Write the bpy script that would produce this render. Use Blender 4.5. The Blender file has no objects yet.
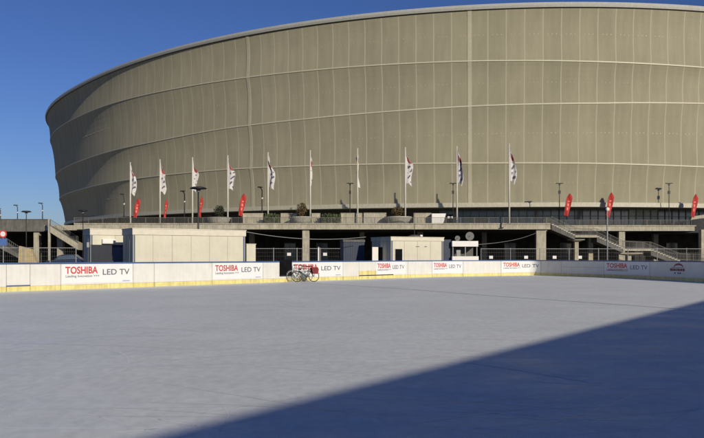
import bpy, math, random
from mathutils import Vector, Matrix
random.seed(7)
R = math.radians
S = bpy.context.scene
COL = S.collection
# ------------------------------------------------------------------ camera
EYE = 1.43
FPX = 800.0            # focal length in photo pixels (photo is 704 wide)
HZ = 257.0             # horizon row
cam = bpy.data.cameras.new('camera'); co = bpy.data.objects.new('camera', cam); COL.objects.link(co)
co.location = (0, 0, EYE); co.rotation_euler = (R(90), 0, 0)
cam.sensor_width = 36; cam.lens = 36*FPX/704; cam.shift_y = (HZ-219)/704
cam.clip_start = .1; cam.clip_end = 4000
S.camera = co
# ------------------------------------------------------------------ light
SUN_AZ, SUN_EL = 32.0, 20.0      # degrees right of straight-behind-the-camera, elevation
sx, sy = math.sin(R(SUN_AZ)), -math.cos(R(SUN_AZ))
sdir = Vector((sx*math.cos(R(SUN_EL)), sy*math.cos(R(SUN_EL)), math.sin(R(SUN_EL))))
w = bpy.data.worlds.new('World'); S.world = w; w.use_nodes = True
nt = w.node_tree; nt.nodes.clear()
sky = nt.nodes.new('ShaderNodeTexSky'); sky.sky_type = 'NISHITA'; sky.sun_disc = False
sky.sun_elevation = R(SUN_EL); sky.sun_rotation = math.atan2(sx, sy)
sky.altitude = 100; sky.air_density = 1.0; sky.dust_density = .35; sky.ozone_density = 3.0
bg = nt.nodes.new('ShaderNodeBackground'); bg.inputs[1].default_value = .057
wo = nt.nodes.new('ShaderNodeOutputWorld')
tint = nt.nodes.new('ShaderNodeMix'); tint.data_type = 'RGBA'; tint.blend_type = 'MULTIPLY'; tint.inputs[0].default_value = 1
tint.inputs[7].default_value = (.53, .60, .91, 1)      # very clear, deep winter sky
gam = nt.nodes.new('ShaderNodeGamma'); gam.inputs[1].default_value = 1.22
nt.links.new(sky.outputs[0], gam.inputs[0]); nt.links.new(gam.outputs[0], tint.inputs[6]); nt.links.new(tint.outputs[2], bg.inputs[0]); nt.links.new(bg.outputs[0], wo.inputs[0])
sl = bpy.data.lights.new('sun', 'SUN'); sl.energy = 4.2; sl.angle = R(.5); sl.color = (1, .9, .74)
so = bpy.data.objects.new('sun', sl); COL.objects.link(so)
so.rotation_euler = sdir.to_track_quat('Z', 'Y').to_euler()
S.view_settings.view_transform = 'Standard'; S.view_settings.look = 'None'
S.view_settings.gamma = 1; S.view_settings.exposure = -.1
# ------------------------------------------------------------------ helpers
def X(px, y): return (px-352)/FPX*y
def H(py, y): return EYE+(HZ-py)*y/FPX

def mat(name, col, rough=.7, var=.12, scale=3.0, bump=0.0, bscale=20, metal=0, stretch=(1, 1, 1), col2=None, spec=.4, streak=0):
    m = bpy.data.materials.new(name); m.use_nodes = True
    t = m.node_tree; N = t.nodes; L = t.links
    b = N['Principled BSDF']; b.inputs['Roughness'].default_value = rough; b.inputs['Metallic'].default_value = metal
    b.inputs['Specular IOR Level'].default_value = spec
    tc = N.new('ShaderNodeTexCoord'); mp = N.new('ShaderNodeMapping'); mp.inputs['Scale'].default_value = stretch
    L.new(tc.outputs['Object'], mp.inputs[0])
    n = N.new('ShaderNodeTexNoise'); n.inputs['Scale'].default_value = scale; n.inputs['Detail'].default_value = 6
    n.inputs['Roughness'].default_value = .65
    L.new(mp.outputs[0], n.inputs[0])
    r = N.new('ShaderNodeValToRGB')
    c2 = col2 or tuple(c*(1-2.2*var) for c in col)
    r.color_ramp.elements[0].position = .3; r.color_ramp.elements[1].position = .68
    r.color_ramp.elements[0].color = (*c2, 1); r.color_ramp.elements[1].color = (*[min(1, c*(1+var*.5)) for c in col], 1)
    L.new(n.outputs[0], r.inputs[0])
    out = r.outputs[0]
    if streak:
        mp2 = N.new('ShaderNodeMapping'); mp2.inputs['Scale'].default_value = (3, 3, .25); L.new(tc.outputs['Object'], mp2.inputs[0])
        n2 = N.new('ShaderNodeTexNoise'); n2.inputs['Scale'].default_value = 2.2; n2.inputs['Detail'].default_value = 5
        L.new(mp2.outputs[0], n2.inputs[0])
        rr = N.new('ShaderNodeValToRGB'); rr.color_ramp.elements[0].position = .35; rr.color_ramp.elements[1].position = .6
        rr.color_ramp.elements[0].color = (*[1-streak*k for k in (.9, 1, 1.15)], 1); rr.color_ramp.elements[1].color = (1, 1, 1, 1)
        L.new(n2.outputs[0], rr.inputs[0])
        mx = N.new('ShaderNodeMix'); mx.data_type = 'RGBA'; mx.blend_type = 'MULTIPLY'; mx.inputs[0].default_value = 1
        L.new(out, mx.inputs[6]); L.new(rr.outputs[0], mx.inputs[7]); out = mx.outputs[2]
    L.new(out, b.inputs['Base Color'])
    if bump:
        nb = N.new('ShaderNodeTexNoise'); nb.inputs['Scale'].default_value = bscale; nb.inputs['Detail'].default_value = 4
        L.new(mp.outputs[0], nb.inputs[0])
        bp = N.new('ShaderNodeBump'); bp.inputs['Strength'].default_value = bump; bp.inputs['Distance'].default_value = .05
        L.new(nb.outputs[0], bp.inputs['Height']); L.new(bp.outputs[0], b.inputs['Normal'])
    return m

class MB:
    def __init__(s): s.v = []; s.f = []; s.m = []; s.uv = None
    def quad(s, a, b, c, d, mi=0):
        n = len(s.v); s.v += [tuple(a), tuple(b), tuple(c), tuple(d)]; s.f.append((n, n+1, n+2, n+3)); s.m.append(mi); return s
    def hexa(s, p, mi=0):   # 8 points: bottom 4 ccw, top 4 ccw
        n = len(s.v); s.v += [tuple(q) for q in p]
        for f in ((3, 2, 1, 0), (4, 5, 6, 7), (0, 1, 5, 4), (1, 2, 6, 5), (2, 3, 7, 6), (3, 0, 4, 7)):
            s.f.append(tuple(n+i for i in f)); s.m.append(mi)
        return s
    def box(s, x0, x1, y0, y1, z0, z1, mi=0):
        return s.hexa([(x0, y0, z0), (x1, y0, z0), (x1, y1, z0), (x0, y1, z0), (x0, y0, z1), (x1, y0, z1), (x1, y1, z1), (x0, y1, z1)], mi)
    def beam(s, a, b, wd, ht, mi=0, up=None):   # rectangular bar between two points
        a = Vector(a); b = Vector(b); d = (b-a).normalized()
        u = Vector(up) if up else (Vector((0, 0, 1)) if abs(d.z) < .95 else Vector((0, 1, 0)))
        r = d.cross(u).normalized()*wd/2; u = r.cross(d).normalized()*ht/2
        return s.hexa([a-r-u, a+r-u, b+r-u, b-r-u, a-r+u, a+r+u, b+r+u, b-r+u], mi)
    def tube(s, pts, rad, n=8, mi=0, caps=True):
        pts = [Vector(p) for p in pts]; rs = rad if isinstance(rad, (list, tuple)) else [rad]*len(pts)
        base = len(s.v)
        d0 = (pts[1]-pts[0]).normalized(); ref = Vector((0, 0, 1)) if abs(d0.z) < .9 else Vector((1, 0, 0))
        for i, p in enumerate(pts):
            d = (pts[min(i+1, len(pts)-1)]-pts[max(i-1, 0)]).normalized()
            r = d.cross(ref).normalized(); u = r.cross(d)
            for k in range(n):
                a = 2*math.pi*k/n; s.v.append(tuple(p+(r*math.cos(a)+u*math.sin(a))*rs[i]))
        for i in range(len(pts)-1):
            for k in range(n):
                a = base+i*n+k; b = base+i*n+(k+1) % n
                s.f.append((a, b, b+n, a+n)); s.m.append(mi)
        if caps:
            s.f.append(tuple(base+k for k in range(n))[::-1]); s.m.append(mi)
            e = base+(len(pts)-1)*n; s.f.append(tuple(e+k for k in range(n))); s.m.append(mi)
        return s
    def lathe(s, prof, n=24, mi=0, c=(0, 0, 0)):
        base = len(s.v)
        for r, z in prof:
            for k in range(n):
                a = 2*math.pi*k/n; s.v.append((c[0]+r*math.cos(a), c[1]+r*math.sin(a), c[2]+z))
        for i in range(len(prof)-1):
            for k in range(n):
                a = base+i*n+k; b = base+i*n+(k+1) % n
                s.f.append((a, b, b+n, a+n)); s.m.append(mi)
        return s
    def ring(s, c, rad, tr, axis, n=28, k=6, mi=0):   # torus; axis = wheel axle direction
        ax = Vector(axis).normalized(); u = Vector((0, 0, 1)); v = ax.cross(u)
        base = len(s.v)
        for i in range(n):
            a = 2*math.pi*i/n; o = u*math.cos(a)+v*math.sin(a)
            for j in range(k):
                b = 2*math.pi*j/k; s.v.append(tuple(Vector(c)+o*(rad+tr*math.cos(b))+ax*tr*math.sin(b)))
        for i in range(n):
            for j in range(k):
                s.f.append((base+i*k+j, base+i*k+(j+1) % k, base+((i+1) % n)*k+(j+1) % k, base+((i+1) % n)*k+j)); s.m.append(mi)
        return s
    def build(s, name, mats, parent=None, smooth=False, loc=None):
        me = bpy.data.meshes.new(name); me.from_pydata(s.v, [], s.f)
        if not isinstance(mats, (list, tuple)): mats = [mats]
        for m in mats: me.materials.append(m)
        me.polygons.foreach_set('material_index', s.m)
        if smooth: me.polygons.foreach_set('use_smooth', [True]*len(s.f))
        if s.uv:
            ul = me.uv_layers.new(name='UVMap')
            flat = []
            for q in s.uv: flat += q
            ul.data.foreach_set('uv', flat)
        me.validate(); me.update()
        o = bpy.data.objects.new(name, me); COL.objects.link(o)
        if parent: o.parent = parent
        if loc: o.location = loc
        return o

def tag(o, label, cat, group=None):
    o['label'] = label; o['category'] = cat
    if group: o['group'] = group
    return o
def struct(o): o['kind'] = 'structure'; return o
def stuff(o): o['kind'] = 'stuff'; return o
def thing(name, label, cat, loc=(0, 0, 0), rz=0, group=None):
    o = bpy.data.objects.new(name, None); COL.objects.link(o); o.location = loc; o.rotation_euler = (0, 0, rz)
    o.empty_display_size = .3
    return tag(o, label, cat, group)
def copy_tree(o, parent=None):
    c = o.copy(); COL.objects.link(c); c.parent = parent
    for ch in o.children: copy_tree(ch, c)
    return c
def text_data(body, size, bold=0.0, sxx=1.0):
    cu = bpy.data.curves.new('lettering', 'FONT'); cu.body = body; cu.size = size; cu.offset = bold; cu.resolution_u = 3
    o = bpy.data.objects.new('lettering', cu); COL.objects.link(o)
    bpy.context.view_layer.update()
    me = bpy.data.meshes.new_from_object(o.evaluated_get(bpy.context.evaluated_depsgraph_get()))
    v = [(p.co.x*sxx, p.co.y) for p in me.vertices]; f = [tuple(p.vertices) for p in me.polygons]
    bpy.data.objects.remove(o); bpy.data.curves.remove(cu)
    return v, f

# ------------------------------------------------------------------ materials
def membrane_mat():
    m = bpy.data.materials.new('ptfe_mesh_membrane'); m.use_nodes = True
    t = m.node_tree; N = t.nodes; L = t.links; b = N['Principled BSDF']
    b.inputs['Roughness'].default_value = .7; b.inputs['Specular IOR Level'].default_value = .12
    uv = N.new('ShaderNodeUVMap'); sp = N.new('ShaderNodeSeparateXYZ'); L.new(uv.outputs[0], sp.inputs[0])
    fl = N.new('ShaderNodeMath'); fl.operation = 'FLOOR'; L.new(sp.outputs[0], fl.inputs[0])
    wn = N.new('ShaderNodeTexWhiteNoise'); wn.noise_dimensions = '1D'; L.new(fl.outputs[0], wn.inputs['W'])
    mr = N.new('ShaderNodeMapRange'); mr.inputs[3].default_value = .965; mr.inputs[4].default_value = 1.03; L.new(wn.outputs[0], mr.inputs[0])
    tc = N.new('ShaderNodeTexCoord')
    n = N.new('ShaderNodeTexNoise'); n.inputs['Scale'].default_value = .12; n.inputs['Detail'].default_value = 5; L.new(tc.outputs['Object'], n.inputs[0])
    mr2 = N.new('ShaderNodeMapRange'); mr2.inputs[1].default_value = .3; mr2.inputs[2].default_value = .7
    mr2.inputs[3].default_value = .93; mr2.inputs[4].default_value = 1.05; L.new(n.outputs[0], mr2.inputs[0])
    # fine weave
    n3 = N.new('ShaderNodeTexNoise'); n3.inputs['Scale'].default_value = 6; n3.inputs['Detail'].default_value = 3
    mp = N.new('ShaderNodeMapping'); mp.inputs['Scale'].default_value = (1, 1, .35); L.new(tc.outputs['Object'], mp.inputs[0]); L.new(mp.outputs[0], n3.inputs[0])
    mr3 = N.new('ShaderNodeMapRange'); mr3.inputs[1].default_value = .3; mr3.inputs[2].default_value = .7
    mr3.inputs[3].default_value = .975; mr3.inputs[4].default_value = 1.02; L.new(n3.outputs[0], mr3.inputs[0])
    mp4 = N.new('ShaderNodeMapping'); mp4.inputs['Scale'].default_value = (2.2, .8, 1); L.new(uv.outputs[0], mp4.inputs[0])
    n4 = N.new('ShaderNodeTexNoise'); n4.inputs['Scale'].default_value = 1.3; n4.inputs['Detail'].default_value = 4; L.new(mp4.outputs[0], n4.inputs[0])
    mr4 = N.new('ShaderNodeMapRange'); mr4.inputs[1].default_value = .3; mr4.inputs[2].default_value = .7; mr4.inputs[3].default_value = .93; mr4.inputs[4].default_value = 1.06; L.new(n4.outputs[0], mr4.inputs[0])
    a0 = N.new('ShaderNodeMath'); a0.operation = 'MULTIPLY'; L.new(mr.outputs[0], a0.inputs[0]); L.new(mr4.outputs[0], a0.inputs[1])
    a = N.new('ShaderNodeMath'); a.operation = 'MULTIPLY'; L.new(a0.outputs[0], a.inputs[0]); L.new(mr2.outputs[0], a.inputs[1])
    a2 = N.new('ShaderNodeMath'); a2.operation = 'MULTIPLY'; L.new(a.outputs[0], a2.inputs[0]); L.new(mr3.outputs[0], a2.inputs[1])
    mx = N.new('ShaderNodeVectorMath'); mx.operation = 'SCALE'; mx.inputs[0].default_value = (.380, .352, .246)
    L.new(a2.outputs[0], mx.inputs['Scale'])
    # lighter strap along every panel joint
    fr = N.new('ShaderNodeMath'); fr.operation = 'FRACT'; L.new(sp.outputs[0], fr.inputs[0])
    c5 = N.new('ShaderNodeMath'); c5.operation = 'SUBTRACT'; c5.inputs[1].default_value = .5; L.new(fr.outputs[0], c5.inputs[0])
    ab = N.new('ShaderNodeMath'); ab.operation = 'ABSOLUTE'; L.new(c5.outputs[0], ab.inputs[0])
    gt = N.new('ShaderNodeMath'); gt.operation = 'GREATER_THAN'; gt.inputs[1].default_value = .470; L.new(ab.outputs[0], gt.inputs[0])
    sm = N.new('ShaderNodeMix'); sm.data_type = 'RGBA'; sm.inputs[7].default_value = (.50, .465, .335, 1)
    L.new(gt.outputs[0], sm.inputs[0]); L.new(mx.outputs[0], sm.inputs[6]); L.new(sm.outputs[2], b.inputs['Base Color'])
    # the weave is made of round vertical threads: normals swing left and right of the sheet's own normal
    g = N.new('ShaderNodeNewGeometry'); cr = N.new('ShaderNodeVectorMath'); cr.operation = 'CROSS_PRODUCT'
    cr.inputs[0].default_value = (0, 0, 1); L.new(g.outputs['Normal'], cr.inputs[1])
    f1 = N.new('ShaderNodeTexWhiteNoise'); f1.noise_dimensions = '3D'; tcs = N.new('ShaderNodeVectorMath'); tcs.operation = 'SCALE'; tcs.inputs['Scale'].default_value = 97.3
    L.new(tc.outputs['Object'], tcs.inputs[0]); L.new(tcs.outputs[0], f1.inputs['Vector'])
    f3 = N.new('ShaderNodeMapRange'); f3.inputs[3].default_value = -1.5; f3.inputs[4].default_value = 1.5; L.new(f1.outputs[0], f3.inputs[0])
    vs = N.new('ShaderNodeVectorMath'); vs.operation = 'SCALE'; L.new(cr.outputs[0], vs.inputs[0]); L.new(f3.outputs[0], vs.inputs['Scale'])
    ad = N.new('ShaderNodeVectorMath'); ad.operation = 'ADD'; L.new(g.outputs['Normal'], ad.inputs[0]); L.new(vs.outputs[0], ad.inputs[1])
    no = N.new('ShaderNodeVectorMath'); no.operation = 'NORMALIZE'; L.new(ad.outputs[0], no.inputs[0]); L.new(no.outputs[0], b.inputs['Normal'])
    return m

def ice_mat():
    m = bpy.data.materials.new('scratched_ice'); m.use_nodes = True
    t = m.node_tree; N = t.nodes; L = t.links; b = N['Principled BSDF']
    b.inputs['Specular IOR Level'].default_value = .3
    tc = N.new('ShaderNodeTexCoord')
    def noise(sc, det, mscale=(1, 1, 1), rot=0, dist=0):
        mp = N.new('ShaderNodeMapping'); mp.inputs['Scale'].default_value = mscale; mp.inputs['Rotation'].default_value = (0, 0, R(rot))
        L.new(tc.outputs['Object'], mp.inputs[0])
        n = N.new('ShaderNodeTexNoise'); n.inputs['Scale'].default_value = sc; n.inputs['Detail'].default_value = det
        n.inputs['Distortion'].default_value = dist
        n.inputs['Roughness'].default_value = .62
        L.new(mp.outputs[0], n.inputs[0]); return n
    def rng(n, a, c, lo, hi):
        r = N.new('ShaderNodeMapRange'); r.inputs[1].default_value = a; r.inputs[2].default_value = c
        r.inputs[3].default_value = lo; r.inputs[4].default_value = hi; L.new(n.outputs[0], r.inputs[0]); return r
    big = rng(noise(.16, 5, dist=1.5), .35, .65, .94, 1.03)
    mid = rng(noise(.9, 8, (1, .45, 1), -30, .8), .3, .7, .97, 1.02)
    fine = rng(noise(9, 8, (1, .5, 1), 20), .3, .7, .9, 1.09)
    sc1 = rng(noise(1.1, 9, (.12, 2.6, 1), 20, .6), .60, .70, 1, 1.10)
    sc2 = rng(noise(1.5, 9, (.1, 3.2, 1), -55, .8), .60, .68, 1, .92)
    sc3 = rng(noise(.6, 10, (.35, 5, 1), 75, 1.2), .62, .72, 1, 1.10)
    o = big.outputs[0]
    for q in (mid, fine, sc1, sc2, sc3):
        k = N.new('ShaderNodeMath'); k.operation = 'MULTIPLY'; L.new(o, k.inputs[0]); L.new(q.outputs[0], k.inputs[1]); o = k.outputs[0]
    v = N.new('ShaderNodeVectorMath'); v.operation = 'SCALE'; v.inputs[0].default_value = (.755, .785, .76)
    L.new(o, v.inputs['Scale']); L.new(v.outputs[0], b.inputs['Base Color'])
    rr = rng(noise(.7, 6), .3, .7, .42, .7); L.new(rr.outputs[0], b.inputs['Roughness'])
    bp = N.new('ShaderNodeBump'); bp.inputs['Strength'].default_value = .13; bp.inputs['Distance'].default_value = .012
    nb = noise(14, 8, (1, .4, 1), 15); L.new(nb.outputs[0], bp.inputs['Height']); L.new(bp.outputs[0], b.inputs['Normal'])
    return m

def glass_mat():
    m = mat('dark_blue_glass', (.10, .14, .18), rough=.12, var=.3, scale=.15, spec=.8)
    return m

M_MEM = membrane_mat(); M_ICE = ice_mat(); M_GLASS = glass_mat()
M_SEAM = mat('pale_membrane_seam', (.44, .41, .30), .6, .06)
M_RING = mat('pale_ring_tube', (.56, .53, .39), .5, .06)
M_BAND = mat('base_band_paint', (.50, .48, .38), .55, .08, streak=.12)
M_CAP = mat('roof_rim_metal', (.45, .45, .40), .45, .08, metal=.1)
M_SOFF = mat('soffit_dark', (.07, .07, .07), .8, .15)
M_CONC = mat('concrete', (.46, .43, .335), .85, .12, 1.2, .3, 25, streak=.25)
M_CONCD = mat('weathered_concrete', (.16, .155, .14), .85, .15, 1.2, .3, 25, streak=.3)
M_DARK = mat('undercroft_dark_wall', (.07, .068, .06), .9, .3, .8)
M_RAIL = mat('railing_steel', (.16, .155, .14), .5, .1, metal=.3)
M_MESH = mat('railing_mesh_grey', (.15, .145, .13), .7, .1)
M_ASPH = mat('asphalt', (.06, .06, .06), .9, .2, 3, .5, 40)
M_BOARD = mat('white_board_plastic', (.70, .69, .64), .4, .04, 2.0, streak=.06)
M_AD = mat('advert_sheet_white', (.745, .75, .74), .4, .02, 2.0)
M_YEL = mat('yellow_kick_plate', (.78, .68, .27), .5, .10, 2.5, streak=.2)
M_BLUE = mat('blue_cap_rail', (.06, .12, .28), .5, .1)
M_GREY = mat('grey_post', (.30, .30, .30), .5, .1)
M_RED = mat('red_letter', (.56, .07, .06), .5, .05)
M_BLK = mat('black_letter', (.12, .12, .13), .5, .05)
M_NAVY = mat('navy_letter', (.04, .06, .2), .5, .05)
M_MAR = mat('maroon_letter', (.22, .03, .07), .5, .05)
M_CREAM = mat('cream_container_wall', (.64, .61, .48), .6, .05, 1.0, .12, 8, streak=.04)
M_SHADE = mat('painted_cabin_shade', (.025, .03, .045), .7, .1)  # near-black colour standing in for shade on the short cabin's front
M_DISH = mat('dull_dish_grey', (.16, .16, .15), .6, .1)
M_JOINT = mat('cabin_joint_grey', (.36, .34, .28), .7, .05)  # panel joints, darker than the cream walls
M_CREAM2 = mat('cream_trim', (.66, .62, .50), .6, .05)
M_TRIMB = mat('blue_corner_trim', (.07, .10, .18), .5, .1)
M_BLUEW = mat('dark_blue_cladding', (.03, .045, .08), .55, .12)
M_WHITE = mat('white_paint', (.80, .79, .74), .5, .05)
M_BLACK = mat('black_rubber', (.008, .008, .009), .9, .3, spec=.1)
M_POLEW = mat('white_pole', (.62, .60, .52), .4, .05)
M_POLED = mat('dark_lamp_metal', (.025, .025, .025), .5, .1)
M_FLAG = mat('white_flag_cloth', (.60, .58, .56), .8, .05)
M_FRED = mat('red_flag_cloth', (.45, .032, .025), .75, .08)
M_FRED2 = mat('faded_red_patch', (.40, .08, .09), .75, .1)
M_FNAVY = mat('dark_flag_print', (.11, .10, .14), .75, .1)
M_LEAF = mat('hedge_leaf', (.10, .13, .045), .7, .3, 4)
M_LEAFB = mat('bronze_leaf', (.16, .11, .045), .7, .3, 4)
M_LEAFD = mat('dark_leaf', (.035, .05, .02), .7, .3, 4)
M_BARK = mat('bark', (.09, .065, .045), .9, .2)
M_PLANT = mat('pale_planter_stone', (.46, .44, .37), .8, .1, streak=.15)
M_TENT = mat('grey_cladding', (.35, .36, .37), .6, .1)
M_LINE = mat('ice_line_dark', (.44, .47, .50), .5, .2, 4)
M_SNOW = mat('shaved_snow', (.74, .75, .77), .9, .1, 6, .5, 30)
M_TAN = mat('sandy_concrete', (.50, .40, .22), .85, .12)
M_CAR = mat('navy_car_paint', (.02, .03, .06), .2, .1, spec=.6)

# ------------------------------------------------------------------ ground
struct(MB().quad((-2500, -900, 0), (2500, -900, 0), (2500, 3500, 0), (-2500, 3500, 0)).build('ground', M_ASPH))

# rink outline (world metres), counter-clockwise from the far left
ctrl = [(-32, 9.5), (-14.1, 31.9), (3.2, 53.6), (7.0, 57.2), (10, 59.1), (12.3, 60.4), (13.6, 61.0), (14.5, 60.2), (16.2, 56.9), (18.3, 51.8), (19.6, 44.5), (20.4, 37), (20.4, 30), (19.2, 24), (16.8, 19.2)]
def catmull(p, a, b, n):
    out = []
    for i in range(a, b):
        p0, p1, p2, p3 = [Vector(p[max(0, min(len(p)-1, j))]) for j in (i-1, i, i+1, i+2)]
        for k in range(n):
            t = k/n
            out.append(.5*((2*p1)+(p2-p0)*t+(2*p0-5*p1+4*p2-p3)*t*t+(3*p1-p0-3*p2+p3)*t**3))
    return out
poly = [Vector(ctrl[0]), Vector(ctrl[1])]
poly += catmull([(1.2, 51.1)]+ctrl[2:], 1, len(ctrl)-2, 8) + [Vector(ctrl[-1])]
near = [Vector(q) for q in ((1.9, 0.0), (-20, -28), (-23, -30.5), (-27, -31), (-31, -28.5), (-46, -9.5), (-46.5, -6), (-45, -3))]
full = poly + near + [poly[0]]
acc = [0]
for a, b in zip(full, full[1:]): acc.append(acc[-1]+(b-a).length)
def at_s(s):
    for i in range(len(acc)-1):
        if s <= acc[i+1] or i == len(acc)-2:
            t = (s-acc[i])/(acc[i+1]-acc[i]); p = full[i].lerp(full[i+1], t)
            d = (full[i+1]-full[i]).normalized(); return p, Vector((d.y, -d.x))   # inward normal (towards the ice)
def s_px(px):            # arclength where the board line crosses photo column px
    best = None
    n = 4000; L_ = acc[len(poly)-1]
    for k in range(n):
        s = L_*k/n; p, _ = at_s(s)
        if p.y > 20 and (best is None or abs(352+FPX*p.x/p.y-px) < best[0]): best = (abs(352+FPX*p.x/p.y-px), s)
    return best[1]
ice = MB(); n = len(full)-1; ice.v = [(p.x, p.y, .03) for p in full[:-1]]; ice.f = [tuple(range(n))[::-1]]; ice.m = [0]
struct(ice.build('ice_rink_surface', M_ICE))

# lines and snow ridges on the ice
def ice_strip(pts, wd, m, name, zz=.034):
    b = MB(); P = [Vector(p) for p in pts]
    rr = random.Random(len(pts)+int(wd*1000))
    for i in range(len(P)-1):
        d = (P[i+1]-P[i]).normalized(); nn = Vector((-d.y, d.x))*wd/2
        b.quad((*(P[i]-nn), zz), (*(P[i+1]-nn), zz), (*(P[i+1]+nn), zz), (*(P[i]+nn), zz))
    return struct(b.build(name, m))
def gy(py): return FPX*EYE/(py-HZ)
def gp(px, py): y = gy(py); return (X(px, y), y)
ice_strip([gp(300, 283), gp(400, 289.3), gp(490, 296.6), gp(590, 303.6), gp(684, 310.4)], .07, M_LINE, 'rink_line')
ice_strip([gp(463, 364.5), gp(510, 371.5), gp(590, 385.5)], .018, M_SNOW, 'skate_scratch')
# shaved snow crumbs scattered in trails
b = MB(); rr = random.Random(3)
for (p0, p1, cnt, spread) in ((gp(-60, 402), gp(110, 436), 150, .16), (gp(120, 343), gp(205, 392), 26, .2), (gp(60, 318), gp(150, 352), 20, .3),
                      (gp(175, 368), gp(215, 374), 60, .06), (gp(0, 380), gp(200, 406), 50, .14), (gp(440, 372), gp(500, 352), 40, .1), (gp(100, 320), gp(600, 345), 40, 4)):
    for k in range(cnt):
        t = rr.random(); x = p0[0]+(p1[0]-p0[0])*t+rr.gauss(0, spread); y = p0[1]+(p1[1]-p0[1])*t+rr.gauss(0, spread)
        r = rr.uniform(.002, .006)*(1+y/25)
        n0 = len(b.v); a0 = rr.random()*3
        for q in range(5): b.v.append((x+r*math.cos(a0+q*1.257)*rr.uniform(.6, 1.6), y+r*math.sin(a0+q*1.257), .031))
        b.v.append((x, y, .031+r*.2))
        for q in range(5): b.f.append((n0+q, n0+(q+1) % 5, n0+5)); b.m.append(0)
stuff(b.build('shaved_snow', M_SNOW))

# skate cuts: long shallow arcs, hair-thin
rr = random.Random(21)
def cuts(name, m, cnt, w0, w1, zz):
    b = MB()
    for k in range(cnt):
        y = rr.uniform(4.5, 40)**1.0 if rr.random() < .45 else rr.uniform(4.5, 14); x = rr.uniform(-.5, .5)*y-.02*y
        a = rr.choice((rr.gauss(.12, .2), rr.gauss(-.35, .2), rr.gauss(.5, .2))); L_ = rr.uniform(.6, 5)*(1+y/20); cv = rr.gauss(0, .12); w_ = rr.uniform(w0, w1)*(1+y/14)
        n_ = 9; P = []
        for q in range(n_+1):
            P.append(Vector((x, y))); x += math.cos(a)*L_/n_; y += math.sin(a)*L_/n_; a += cv/n_*L_
        if any(p.x > .4*p.y+4 or p.x < -.6*p.y-4 or p.y > 42 or p.y < 3 for p in P): continue
        for q in range(n_):
            d = (P[q+1]-P[q]).normalized(); nn = Vector((-d.y, d.x))*w_/2
            e0 = math.sin(math.pi*q/n_); e1 = math.sin(math.pi*(q+1)/n_)
            b.quad((*(P[q]-nn*e0), zz), (*(P[q+1]-nn*e1), zz), (*(P[q+1]+nn*e1), zz), (*(P[q]+nn*e0), zz))
    stuff(b.build(name, m))
cuts('skate_cuts', mat('frosty_cut', (.92, .93, .93), .8, .08, 6), 230, .004, .010, .0307)
cuts('dark_skate_cuts', mat('wet_cut', (.62, .65, .66), .35, .08, 6), 60, .004, .010, .0312)

# ------------------------------------------------------------------ stadium
SC = (27.869, 263.091, 131.986, 116.831, -.936, 2.259)
NP = 264
def outline(th):
    cx, cy, a, bb, ph, nn = SC
    c = math.cos(th); s = math.sin(th); r = (abs(c)**nn+abs(s)**nn)**(-1/nn)
    x = a*r*c; y = bb*r*s
    return Vector((cx+x*math.cos(ph)-y*math.sin(ph), cy+x*math.sin(ph)+y*math.cos(ph)))
raw = [outline(2*math.pi*k/4000) for k in range(4001)]
ra = [0]
for p, q in zip(raw, raw[1:]): ra.append(ra[-1]+(q-p).length)
def resample(n, off=0.0):
    out = []; j = 0
    for k in range(n):
        s = (ra[-1]*k/n+off) % ra[-1]
        lo, hi = 0, 4000
        while hi-lo > 1:
            m_ = (lo+hi)//2
            if ra[m_] <= s: lo = m_
            else: hi = m_
        t = (s-ra[lo])/(ra[lo+1]-ra[lo]); out.append(raw[lo].lerp(raw[lo+1], t))
    return out
# shift so that one seam falls at photo column 470
base = resample(4000)
best = min(range(4000), key=lambda k: abs(352+FPX*base[k].x/base[k].y-470) + (1000 if base[k].y > 200 else 0))
plan = resample(NP, ra[-1]*best/4000)
SUB = 1
def normals(P):
    out = []
    for i in range(len(P)):
        d = (P[(i+1) % len(P)]-P[i-1]).normalized(); out.append(Vector((d.y, -d.x)))
    return out
nrm = normals(plan)
FN = 4
planF = resample(NP*FN, ra[-1]*best/4000); nrmF = normals(planF)
def lerp_tab(tab, x):
    if x <= tab[0][0]: return tab[0][1]
    for (a, fa), (b_, fb) in zip(tab, tab[1:]):
        if x <= b_: return fa+(fb-fa)*(x-a)/(b_-a)
    return tab[-1][1]
HR = [lambda x: 42.6,
      lambda x: lerp_tab([(-95, 36.3), (-57, 36.0), (-34, 35.4), (-9, 34.9), (19, 34.4), (41, 33.9), (59, 33.5), (110, 33.2)], x),
      lambda x: lerp_tab([(-95, 25.4), (-42, 25.7), (-25, 26.3), (-9, 26.5), (21, 27.1), (41, 27.3), (59, 27.7), (110, 28)], x),
      lambda x: lerp_tab([(-95, 18.8), (-25, 18.5), (-9, 18.1), (21, 17.5), (41, 17.3), (59, 17.0), (110, 16.8)], x),
      lambda x: lerp_tab([(-95, 11.6), (-60, 11.3), (-30, 11.1), (-9, 10.95), (20, 10.75), (59, 10.7), (110, 10.7)], x)]
def lean(x):
    t = max(0.0, min(1.0, (x+84)/38)); t = t*t*(3-2*t); return 1+(.36-1)*t
OFF = [0.3, 1.3, 2.8, 3.9, 5.6]
SAG = [.32, .36, .34, .28]
def off(k, x): return OFF[k]*(lean(x) if k else 1)
def hr(k, p):       # ring height, kept in proportion to the set-back
    h = HR[k](p.x); return h if p.y > 240 else EYE+(h-EYE)*(p.y+off(k, p.x))/(p.y+OFF[k])
def fp(i, o, z): i %= NP; p = plan[i]-nrm[i]*o; return Vector((p.x, p.y, z))
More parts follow.
